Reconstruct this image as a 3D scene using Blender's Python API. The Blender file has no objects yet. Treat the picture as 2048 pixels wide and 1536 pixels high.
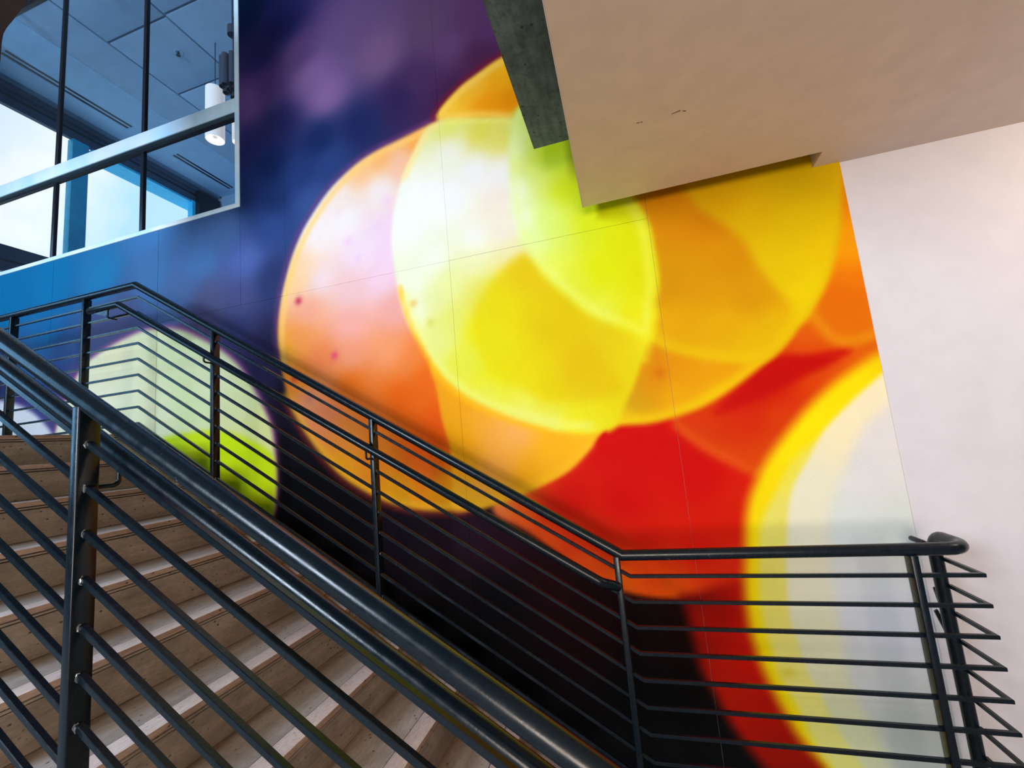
import bpy, bmesh, math, random
import numpy as np
from mathutils import Vector, Matrix
random.seed(4)
S = bpy.context.scene
COL = S.collection
G = 1.604            # eye height above the lower floor

# ------------------------------------------------------------------ camera
cam_d = bpy.data.cameras.new('camera'); cam = bpy.data.objects.new('camera', cam_d); COL.objects.link(cam)
YAW, PITCH, ROLL, FPX = -0.264925, 0.1292108, -0.0905874, 850.56
fw = Vector((math.sin(YAW)*math.cos(PITCH), math.cos(YAW)*math.cos(PITCH), math.sin(PITCH)))
rt = Vector((math.cos(YAW), -math.sin(YAW), 0)); up = rt.cross(fw)
r2 = math.cos(ROLL)*rt+math.sin(ROLL)*up; u2 = -math.sin(ROLL)*rt+math.cos(ROLL)*up
M = Matrix((r2, u2, -fw)).transposed().to_4x4(); M.translation = Vector((0, 0, G)); cam.matrix_world = M
cam_d.sensor_width = 36; cam_d.lens = FPX/2048*36; cam_d.clip_start = 0.02; cam_d.clip_end = 500
S.camera = cam
S.view_settings.view_transform = 'Standard'; S.view_settings.look = 'None'
S.view_settings.exposure = 0.0; S.view_settings.gamma = 1.0; S.view_settings.use_curve_mapping = False

# ------------------------------------------------------------------ sky and large lights
wd = bpy.data.worlds.new('sky'); S.world = wd; wd.use_nodes = True
nt = wd.node_tree; nt.nodes.clear()
wo = nt.nodes.new('ShaderNodeOutputWorld'); bg = nt.nodes.new('ShaderNodeBackground')
tc = nt.nodes.new('ShaderNodeTexCoord'); nz = nt.nodes.new('ShaderNodeTexNoise'); cr = nt.nodes.new('ShaderNodeValToRGB')
nz.inputs['Scale'].default_value = 3.2; nz.inputs['Detail'].default_value = 5
cr.color_ramp.elements[0].position = .42; cr.color_ramp.elements[0].color = (.50, .76, .93, 1)
cr.color_ramp.elements[1].position = .62; cr.color_ramp.elements[1].color = (.97, .97, 1, 1)
nt.links.new(tc.outputs['Generated'], nz.inputs['Vector']); nt.links.new(nz.outputs['Fac'], cr.inputs['Fac'])
nt.links.new(cr.outputs['Color'], bg.inputs['Color']); bg.inputs['Strength'].default_value = 1.3
nt.links.new(bg.outputs[0], wo.inputs[0])

def area(name, loc, target, sx, sy, power, col):
    d = bpy.data.lights.new(name, 'AREA'); d.shape = 'RECTANGLE'; d.size = sx; d.size_y = sy; d.energy = power; d.color = col
    o = bpy.data.objects.new(name, d); COL.objects.link(o); o.location = (loc[0], loc[1], loc[2]+G)
    t = Vector((target[0], target[1], target[2]+G)); o.rotation_euler = (t-o.location).to_track_quat('-Z', 'Y').to_euler()
    return o
DAY = area('daylight_window_light', (-4.3, -4.9, 2.2), (-2.0, 2.5, 1.0), 1.9, 1.9, 570, (.68, .82, 1.0))
WARM_FILL = area('warm_fill_light', (0.3, -4.9, 0.0), (0.3, 2.5, 0.2), 2.2, 1.8, 300, (1.0, .84, .70))  # added warm fill behind the camera, balances the blue daylight
DAYL = area('side_window_light', (-8.6, -1.2, 2.2), (-2.5, 1.6, 0.6), 3.2, 3.0, 150, (.25, .60, 1.0))
WARM = area('downlight_glow', (2.75, 1.85, 1.18), (2.3, 2.5, 0.2), .35, .35, 11, (1.0, .80, .64))

# ------------------------------------------------------------------ helpers
def lin(c):
    return tuple(((v/255)/12.92 if v/255 <= .04045 else ((v/255+.055)/1.055)**2.4) for v in c[:3])
def mat(name, col, rough=.5, metal=0, spec=.5):
    m = bpy.data.materials.new(name); m.use_nodes = True
    b = m.node_tree.nodes['Principled BSDF']
    b.inputs['Base Color'].default_value = (*col, 1); b.inputs['Roughness'].default_value = rough
    b.inputs['Metallic'].default_value = metal; b.inputs['Specular IOR Level'].default_value = spec
    return m, m.node_tree, b
def N(t, kind, **kw):
    n = t.nodes.new(kind)
    for k, v in kw.items(): n.inputs[k.replace('_', ' ')].default_value = v
    return n
def coords(t, scale=(1, 1, 1)):
    c = t.nodes.new('ShaderNodeNewGeometry'); m = t.nodes.new('ShaderNodeMapping'); m.inputs['Scale'].default_value = scale
    t.links.new(c.outputs['Position'], m.inputs['Vector']); return m.outputs['Vector']
def ramp(t, fac, stops):
    r = t.nodes.new('ShaderNodeValToRGB'); e = r.color_ramp.elements
    e[0].position, e[0].color = stops[0][0], (*stops[0][1], 1); e[1].position, e[1].color = stops[-1][0], (*stops[-1][1], 1)
    for p, c in stops[1:-1]:
        x = e.new(p); x.color = (*c, 1)
    t.links.new(fac, r.inputs['Fac']); return r.outputs['Color']
def mixc(t, fac, a, b, mode='MIX'):
    n = t.nodes.new('ShaderNodeMix'); n.data_type = 'RGBA'; n.blend_type = mode
    for s_, v in ((n.inputs['Factor'], fac), (n.inputs['A'], a), (n.inputs['B'], b)):
        if isinstance(v, (int, float)): s_.default_value = v
        elif isinstance(v, tuple): s_.default_value = (*v, 1)
        else: t.links.new(v, s_)
    return n.outputs['Result']
def bump(t, b, h, strength, dist=.01):
    n = t.nodes.new('ShaderNodeBump'); n.inputs['Strength'].default_value = strength; n.inputs['Distance'].default_value = dist
    t.links.new(h, n.inputs['Height']); t.links.new(n.outputs[0], b.inputs['Normal'])
def noise(t, vec, scale, detail=4, rough=.55):
    n = N(t, 'ShaderNodeTexNoise', Scale=scale, Detail=detail, Roughness=rough); t.links.new(vec, n.inputs['Vector']); return n.outputs['Fac']

def mk(name, verts, faces, m=None, parent=None, smooth=False, label=None, mats=None, fm=None):
    me = bpy.data.meshes.new(name); me.from_pydata([(v[0], v[1], v[2]+G) for v in verts], [], faces)
    for x in (mats or ([m] if m else [])): me.materials.append(x)
    if fm:
        for i, k in enumerate(fm): me.polygons[i].material_index = k
    if smooth: me.polygons.foreach_set('use_smooth', [True]*len(me.polygons))
    me.update(); o = bpy.data.objects.new(name, me); COL.objects.link(o)
    if parent: o.parent = parent
    if label: o['label'] = label
    return o
def thing(name, label, cat, group=None):
    o = bpy.data.objects.new(name, None); COL.objects.link(o); o['label'] = label; o['category'] = cat
    if group: o['group'] = group
    return o
def struct(o, label=None):
    o['kind'] = 'structure'
    if label: o['label'] = label
    return o
BOXF = [(0, 3, 2, 1), (4, 5, 6, 7), (0, 1, 5, 4), (1, 2, 6, 5), (2, 3, 7, 6), (3, 0, 4, 7)]
def box(name, a, b, m, parent=None, bev=0, label=None, seg=2):
    x0, y0, z0 = a; x1, y1, z1 = b
    v = [(x0, y0, z0), (x1, y0, z0), (x1, y1, z0), (x0, y1, z0), (x0, y0, z1), (x1, y0, z1), (x1, y1, z1), (x0, y1, z1)]
    o = mk(name, v, BOXF, m, parent, label=label)
    if bev:
        bm = bmesh.new(); bm.from_mesh(o.data)
        bmesh.ops.bevel(bm, geom=bm.edges[:], offset=bev, segments=seg, affect='EDGES', profile=.5)
        bm.to_mesh(o.data); bm.free()
        o.data.polygons.foreach_set('use_smooth', [True]*len(o.data.polygons))
        try: o.data.set_sharp_from_angle(angle=math.radians(50))
        except Exception: pass
    return o
def prism(name, poly, axis, lo, hi, m, parent=None, label=None):
    """extrude a 2-D polygon along an axis: 'z' poly=(x,y); 'y' poly=(x,z)"""
    n = len(poly); v = []
    for h in (lo, hi):
        for p in poly: v.append((p[0], p[1], h) if axis == 'z' else (p[0], h, p[1]))
    f = [tuple(range(n)), tuple(range(2*n-1, n-1, -1))]+[(i, i+n, (i+1) % n+n, (i+1) % n) for i in range(n)]
    o = mk(name, v, f, m, parent, label=label)
    bm = bmesh.new(); bm.from_mesh(o.data); bmesh.ops.recalc_face_normals(bm, faces=bm.faces[:]); bm.to_mesh(o.data); bm.free()
    return o
def fillet(pts, rads, n=6):
    """round the inner corners of a polyline"""
    out = [Vector(pts[0])]
    for i in range(1, len(pts)-1):
        p = Vector(pts[i]); a = (Vector(pts[i-1])-p); b = (Vector(pts[i+1])-p); r = rads[i-1] if isinstance(rads, (list, tuple)) else rads
        if r <= 0: out.append(p); continue
        a.normalize(); b.normalize(); ang = a.angle(b); d = r/math.tan(ang/2)
        c = p+(a+b).normalized()*(r/math.sin(ang/2)); s = p+a*d-c; e = p+b*d-c
        tot = s.angle(e)
        for k in range(n+1):
            t = k/n; out.append(c+(s*math.sin((1-t)*tot)+e*math.sin(t*tot))/math.sin(tot))
    out.append(Vector(pts[-1])); return out
def sweep(name, pts, prof, m, parent=None, smooth=True, upv=Vector((0, 0, 1)), cap='flat', label=None):
    """mitred sweep of a closed 2-D profile [(side, up)]"""
    pts = [Vector(p) for p in pts]; n = len(prof); v = []; f = []
    dirs = [(pts[i+1]-pts[i]).normalized() for i in range(len(pts)-1)]
    side = dirs[0].cross(upv)
    if side.length < 1e-4: side = Vector((1, 0, 0))
    side.normalize(); u = side.cross(dirs[0]).normalized()
    for i, p in enumerate(pts):
        if 0 < i < len(pts)-1:
            d0, d1 = dirs[i-1], dirs[i]; ax = d0.cross(d1)
            if ax.length > 1e-6:
                half = Matrix.Rotation(d0.angle(d1)/2, 3, ax.normalized()); s1, u1 = half @ side, half @ u
                bis = (d0+d1).normalized(); k = 1/max(.3, math.cos(d0.angle(d1)/2)); inpl = ax.normalized().cross(bis)
                for a, b in prof:
                    w = s1*a+u1*b; w = w+inpl*(w.dot(inpl))*(k-1); v.append(p+w)
                full = Matrix.Rotation(d0.angle(d1), 3, ax.normalized()); side, u = full @ side, full @ u
                continue
        for a, b in prof: v.append(p+side*a+u*b)
    for i in range(len(pts)-1):
        for j in range(n):
            f.append((i*n+j, i*n+(j+1) % n, (i+1)*n+(j+1) % n, (i+1)*n+j))
    L = len(pts)
    if cap == 'round':
        rad = max(abs(a) for a, b in prof)
        for end, dr in ((0, -dirs[0]), (L-1, dirs[-1])):
            base = end*n; c = pts[end]; prev = list(range(base, base+n))
            for th in (30, 60):
                k0 = len(v)
                for j in range(n):
                    w = v[base+j]-c; v.append(c+w*math.cos(math.radians(th))+dr*rad*.6*math.sin(math.radians(th)))
                cur = list(range(k0, k0+n))
                for j in range(n): f.append((prev[j], prev[(j+1) % n], cur[(j+1) % n], cur[j]))
                prev = cur
            f.append(tuple(prev))
    elif cap == 'flat':
        f.append(tuple(range(n-1, -1, -1))); f.append(tuple(range((L-1)*n, L*n)))
    o = mk(name, v, f, m, parent, label=label)
    bm = bmesh.new(); bm.from_mesh(o.data); bmesh.ops.recalc_face_normals(bm, faces=bm.faces[:]); bm.to_mesh(o.data); bm.free()
    if smooth:
        o.data.polygons.foreach_set('use_smooth', [True]*len(o.data.polygons))
        o.data.set_sharp_from_angle(angle=math.radians(40))
    return o
def circ(r, n=20): return [(r*math.cos(2*math.pi*i/n), r*math.sin(2*math.pi*i/n)) for i in range(n)]
def sq(h, c=.0016):
    return [(h-c, h), (-h+c, h), (-h, h-c), (-h, -h+c), (-h+c, -h), (h-c, -h), (h, -h+c), (h, h-c)]

# ------------------------------------------------------------------ materials
def plaster(name, col, rough=.7, var=.06, bmp=.12, scale=9):
    m, t, b = mat(name, col, rough); v = coords(t)
    n = noise(t, v, scale, 6); c = ramp(t, n, [(.3, tuple(x*(1-var) for x in col)), (.7, tuple(min(1, x*(1+var)) for x in col))])
    t.links.new(c, b.inputs['Base Color']); bump(t, b, noise(t, v, 60, 6), bmp, .004); return m
def concrete(name, dark, light, rough=.75):
    m, t, b = mat(name, light, rough); v = coords(t)
    big = noise(t, v, 3.5, 8, .65); c = ramp(t, big, [(.35, dark), (.65, light)])
    st = noise(t, coords(t, (30, 3, 8)), 1.2, 5); c = mixc(t, .35, c, ramp(t, st, [(.35, dark), (.7, light)]))
    vo = N(t, 'ShaderNodeTexVoronoi', Scale=15); t.links.new(v, vo.inputs['Vector'])
    pit = ramp(t, vo.outputs['Distance'], [(.07, (0, 0, 0)), (.12, (1, 1, 1))]); c = mixc(t, .8, c, pit, 'MULTIPLY')
    c = mixc(t, .8, c, ramp(t, noise(t, v, 30, 8, .75), [(.34, (.35,)*3), (.52, (1,)*3)]), 'MULTIPLY')
    t.links.new(c, b.inputs['Base Color']); bump(t, b, pit, .5, .006); return m
M_WHITE = plaster('white_wall_paint', (.60, .565, .585), .6, .03, .10)
M_SOFFIT = plaster('soffit_paint', (.65, .53, .45), .7, .05, .10)
M_HALL = plaster('hall_grey_paint', (.10, .10, .11), .8)
M_ROOM = plaster('upper_room_plaster', (.29, .47, .66), .8, .05)
M_ROOMB = plaster('upper_room_band', (.30, .55, .80), .8, .05)
M_JOINT = plaster('ceiling_joint', (.13, .24, .35), .8)
M_CONC = concrete('raw_concrete', (.018, .034, .042), (.115, .165, .185))
M_FLOOR = concrete('floor_concrete', (.26, .25, .25), (.42, .41, .41))
M_DARKW, _, _ = mat('dark_window_metal', (.012, .014, .02), .35)
M_NAVY = plaster('header_dark_paint', (.05, .09, .15), .6)
M_BLUEF = plaster('reveal_blue_lit', (.05, .58, .95), .6, .1)  # blue light falling on the facade reveal is put into this colour
M_FRAME, t, b = mat('pale_window_frame', (.50, .68, .82), .38)
v = coords(t); t.links.new(ramp(t, noise(t, v, 2.5, 3), [(.35, (.50, .76, .94)), (.65, (.80, .88, .94))]), b.inputs['Base Color'])  # blue reflection from the left is mixed into the pale frame colour
M_DARKU, _, _ = mat('frame_underside_shade', (.05, .09, .11), .5)  # shade below the pale transom, painted as a dark colour

def rail_paint():
    m, t, b = mat('black_rail_paint', (.003, .007, .011), .33, 0, .30); v = coords(t)
    chips = noise(t, v, 26, 8, .7); big = noise(t, v, 2.2, 2)
    mm = t.nodes.new('ShaderNodeMath'); mm.operation = 'MULTIPLY'; t.links.new(chips, mm.inputs[0]); t.links.new(big, mm.inputs[1])
    c = ramp(t, mm.outputs[0], [(.47, (.003, .007, .011)), (.485, (.10, .10, .105))])
    t.links.new(c, b.inputs['Base Color'])
    t.links.new(ramp(t, noise(t, v, 40, 4), [(.3, (.20,)*3), (.7, (.31,)*3)]), b.inputs['Roughness'])
    bump(t, b, noise(t, v, 150, 4), .08, .002); return m
M_RAIL = rail_paint()
M_WELD, _, _ = mat('bare_weld_metal', (.32, .36, .40), .35, .8)

def glass():
    m = bpy.data.materials.new('window_glass'); m.use_nodes = True; t = m.node_tree; t.nodes.clear()
    o = t.nodes.new('ShaderNodeOutputMaterial'); mx = t.nodes.new('ShaderNodeMixShader'); tr = t.nodes.new('ShaderNodeBsdfTransparent')
    gl = t.nodes.new('ShaderNodeBsdfGlossy'); gl.inputs['Roughness'].default_value = .02; gl.inputs['Color'].default_value = (.8, .9, 1, 1)
    tr.inputs['Color'].default_value = (.93, .97, 1, 1)
    fr = N(t, 'ShaderNodeLayerWeight', Blend=.5); pw = t.nodes.new('ShaderNodeMath'); pw.operation = 'POWER'; pw.inputs[1].default_value = 5
    t.links.new(fr.outputs['Facing'], pw.inputs[0]); ml = t.nodes.new('ShaderNodeMath'); ml.operation = 'MULTIPLY_ADD'; ml.inputs[1].default_value = .7; ml.inputs[2].default_value = .03
    t.links.new(pw.outputs[0], ml.inputs[0]); t.links.new(ml.outputs[0], mx.inputs[0])
    t.links.new(tr.outputs[0], mx.inputs[1]); t.links.new(gl.outputs[0], mx.inputs[2]); t.links.new(mx.outputs[0], o.inputs[0]); return m
M_GLASS = glass()

def stone(name, kind):
    m, t, b = mat(name, (.3, .27, .23), .5)
    v = coords(t); st = coords(t, (26, 1.6, 26))
    grain = noise(t, st, 1.0, 8, .62); big = noise(t, v, 7, 6, .6)
    if kind == 'tread':
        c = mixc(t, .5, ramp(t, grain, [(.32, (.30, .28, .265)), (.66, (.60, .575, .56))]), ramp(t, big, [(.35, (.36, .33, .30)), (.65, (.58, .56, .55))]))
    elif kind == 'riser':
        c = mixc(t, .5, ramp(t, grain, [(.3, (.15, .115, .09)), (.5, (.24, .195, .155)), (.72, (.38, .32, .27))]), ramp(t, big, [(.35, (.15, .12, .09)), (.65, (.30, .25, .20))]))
    elif kind == 'none':
        c = mixc(t, .5, ramp(t, grain, [(.3, (.12, .075, .045)), (.7, (.26, .19, .14))]), ramp(t, big, [(.35, (.14, .09, .06)), (.65, (.30, .24, .19))]))
    elif kind == 'nosing':
        c = ramp(t, big, [(.3, (.70, .59, .58)), (.7, (.86, .77, .76))])
    else:
        c = ramp(t, grain, [(.3, (.20, .13, .09)), (.7, (.46, .33, .26))])
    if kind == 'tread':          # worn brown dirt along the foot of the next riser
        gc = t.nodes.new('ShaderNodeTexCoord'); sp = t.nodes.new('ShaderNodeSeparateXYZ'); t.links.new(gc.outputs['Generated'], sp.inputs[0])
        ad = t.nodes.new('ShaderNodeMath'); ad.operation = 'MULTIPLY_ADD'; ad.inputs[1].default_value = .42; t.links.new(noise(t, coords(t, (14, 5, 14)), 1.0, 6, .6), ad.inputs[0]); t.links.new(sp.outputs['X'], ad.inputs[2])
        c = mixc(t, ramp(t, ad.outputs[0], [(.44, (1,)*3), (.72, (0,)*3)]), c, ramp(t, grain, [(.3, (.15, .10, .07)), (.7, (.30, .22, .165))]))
    vo = N(t, 'ShaderNodeTexVoronoi', Scale=1.0, Randomness=1.0); t.links.new(coords(t, (48, 30, 48)), vo.inputs['Vector'])
    gate = noise(t, v, 7, 4)
    fine = noise(t, coords(t, (150, 40, 150)), 1.0, 6, .7); c = mixc(t, .8, c, ramp(t, fine, [(.30, (.62,)*3), (.60, (1.0,)*3)]), 'MULTIPLY')
    pit = ramp(t, vo.outputs['Distance'], [(.08, (.0,)*3), (.20, (1,)*3)])
    g2 = ramp(t, gate, [(.46, (1,)*3), (.54, (0,)*3)])
    pit2 = mixc(t, 1.0, pit, g2, 'SCREEN')
    c = mixc(t, .85 if kind != 'nosing' else .25, c, pit2, 'MULTIPLY')
    t.links.new(c, b.inputs['Base Color']); b.inputs['Roughness'].default_value = {'tread': .34, 'nosing': .33}.get(kind, .6)
    bump(t, b, pit2, .45, .004); return m
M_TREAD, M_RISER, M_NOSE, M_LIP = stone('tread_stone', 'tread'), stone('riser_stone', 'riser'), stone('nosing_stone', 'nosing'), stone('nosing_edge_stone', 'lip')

# ------------------------------------------------------------------ the hall (structure)
YW = 2.5
ZT = 5.9            # top of the tall part of the hall
WX0, WX1, WZ0, WZ1 = -6.9, -2.764, 2.013, 5.75   # window opening
# window wall behind the mural: built from slabs round the opening
def slab(nm, x0, x1, z0, z1): return struct(box(nm, (x0, YW, z0), (x1, YW+.22, z1), M_WHITE))
wv = [(-9, YW, -3.2), (6, YW, -3.2), (6, YW, ZT), (-9, YW, ZT), (WX0, YW, WZ0), (WX1, YW, WZ0), (WX1, YW, WZ1), (WX0, YW, WZ1)]
wv += [(x, YW+.22, z) for x, _, z in wv]
def ring(o, fl):
    q = [(0, 1, 5, 4), (1, 2, 6, 5), (2, 3, 7, 6), (3, 0, 4, 7)]
    return [tuple(i+o for i in (a if fl else a[::-1])) for a in q]
wf = ring(0, True)+ring(8, False)+[(4, 5, 13, 12), (5, 6, 14, 13), (6, 7, 15, 14), (7, 4, 12, 15), (1, 0, 8, 9), (2, 1, 9, 10), (3, 2, 10, 11), (0, 3, 11, 8)]
struct(mk('wall_back', wv, wf, M_WHITE), 'white painted wall that carries the large mural and the upper window')
struct(prism('floor', [(-9, -5), (6, -5), (6, YW), (1.25, YW), (1.25, 2.125), (-9, 2.125)], 'z', -G-.25, -G, M_FLOOR), 'concrete floor at the foot of the stairs')
struct(box('floor_below', (-9, 1.5, -3.4), (6, YW+.22, -3.2), M_FLOOR))
struct(box('wall_right', (6, -5, -G), (6.2, YW, ZT), M_HALL))
struct(box('wall_left', (-9.2, -5, -G), (-9, YW, ZT), M_HALL))
# front wall behind the camera with two openings
for a, b_ in (((-9, -G), (-5.7, ZT)), ((-5.7, -G), (-2.9, .8)), ((-5.7, 3.6), (-2.9, ZT)), ((-2.9, -G), (-1.4, ZT)), ((-1.4, 1.5), (6, ZT)), ((3.4, -G), (6, 1.5))):
    struct(box('wall_front', (a[0], -5.2, a[1]), (b_[0], -5, b_[1]), M_HALL))
struct(box('ceiling', (-9, -5, ZT), (6, YW+.22, ZT+.2), M_HALL), 'dark high ceiling of the stair hall')
# low plasterboard soffit with a slot along the mural
ZS = 1.288
so = [(-.082, -5), (6, -5), (6, YW), (1.087, YW), (1.080, 2.352), (-.122, 2.363), (-.101, 1.126)]
struct(prism('ceiling_low', so, 'z', ZS, ZS+.30, M_SOFFIT), 'beige plasterboard soffit low over the foot of the stairs')
box_edge = struct(prism('trim_1', [(-.126, 2.3632), (-.1222, 2.3632), (-.1012, 1.126), (-.0822, -5), (-.086, -5), (-.105, 1.126)], 'z', ZS-.003, ZS+.012, M_WHITE), 'pale metal edge bead along the soffit')
soff = bpy.data.objects['ceiling_low']
for (x, y, L_, a) in ((.365, 1.778, .016, .4), (.332, 1.772, .036, -.25), (.193, 1.775, .010, .1), (.178, 1.774, .012, .1)):
    c_, s_ = math.cos(a), math.sin(a); w_ = .0022
    prism('scuff_mark', [(x-c_*L_/2+s_*w_, y-s_*L_/2-c_*w_), (x+c_*L_/2, y+s_*L_/2-c_*w_), (x+c_*L_/2-s_*w_, y+s_*L_/2+c_*w_), (x-c_*L_/2, y-s_*L_/2)], 'z', ZS-.0008, ZS, M_DARKW, soff)
slab_c = thing('concrete_slab', 'rough dark grey concrete slab edge above the beige soffit, hanging in front of the mural', 'concrete slab')
prism('slab_body', [(-.341, 2.179), (-.337, 1.3), (-.330, -5), (6, -5), (6, 2.165)], 'z', ZS+.305, 2.08, M_CONC, slab_c)
# dark rounded bulkhead at the top left
bl = [(-2.60, 3.4), (-2.669, 2.417), (-2.731, 2.378), (-2.786, 2.341), (-2.830, 2.318), (-2.853, 2.29), (-2.860, 2.25), (-2.862, 2.10), (-2.868, 1.9), (-3.6, 1.9), (-3.6, 3.4)]
M_BULK = plaster('bronze_bulkhead_paint', (.030, .022, .024), .9, .3, .3)

# ------------------------------------------------------------------ mural print (flat print on vinyl sheets, metres on the wall plane)
BASE=[(-2.694,5.365,0,15,47),(-2.341,5.085,21,24,75),(-2.546,4.886,32,29,80),(-2.653,4.513,95,64,122),(-2.5,4.597,69,47,103),(-2.069,4.538,119,88,136),(-1.939,4.323,124,92,141),(-2.156,4.744,85,59,108),(-2.362,4.201,32,34,85),(-1.696,4.792,95,69,113),(-1.453,4.489,109,80,118),(-1.04,4.581,90,64,96),(-0.901,4.369,92,63,103),(-0.74,4.505,88,51,92),(-1.147,4.179,69,41,85),(-0.691,4.213,74,31,68),(-0.605,4.374,85,49,94),(-0.931,3.99,64,29,70),(-1.313,4.076,44,31,77),(-1.649,3.982,26,35,85),(-1.998,3.965,16,35,83),(-2.465,3.889,10,29,75),(-2.658,4.073,32,34,89),(-2.663,3.73,23,41,92),(-2.104,3.506,50,76,133),(-2.187,3.73,29,51,105),(-1.917,3.778,37,59,115),(-2.475,3.393,44,71,130),(-2.424,3.586,23,44,94),(-2.461,2.95,38,51,98),(-2.915,3.453,69,102,153),(-2.719,3.161,75,96,160),(-3.173,3.255,65,106,158),(-3.717,3.192,63,110,160),(-4.314,3.307,32,118,168),(-4.964,3.337,5,113,163),(-5.527,3.342,0,108,157),(-3.436,3.01,69,98,144),(-3.068,2.902,75,80,120),(-2.77,2.849,69,74,122),(-4.936,2.955,21,100,153),(-4.789,2.749,48,80,131),(-4.294,2.897,71,80,122),(-3.997,2.937,75,80,122),(-3.169,2.716,65,59,93),(-2.772,2.612,50,57,107),(-2.493,2.492,32,35,70),(-2.589,2.278,36,31,68),(-2.679,2.443,52,44,89),(-2.415,1.963,25,15,38),(-2.293,1.668,13,8,17),(-2.257,1.458,2,2,5),(-2.272,0.99,2,2,4),(-1.865,1.206,5,3,8),(-1.5,1.099,19,8,19),(-0.958,1.082,36,16,32),(-0.838,1.006,36,8,23),(-0.554,0.82,29,2,8),(-0.294,0.635,21,0,3),(-0.867,0.682,3,2,4),(-1.208,0.394,2,2,3),(-0.039,0.564,10,0,2),(0.07,0.629,23,0,0),(-0.086,0.193,2,2,2),(0.236,-0.083,3,3,3),(-5.179,2.62,44,108,163),(-4.835,2.484,48,71,131),(-4.633,2.328,122,78,129),(-5.302,2.451,69,59,120),(-5.561,2.575,44,51,96),(-0.916,0.138,2,2,2),(-1.905,0.367,2,2,2),(-4.824,1.448,42,39,52),(-6.408,2.983,0,88,138),(-7.467,4.26,0,98,146),(-3.73,3.684,63,118,172)]
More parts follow.
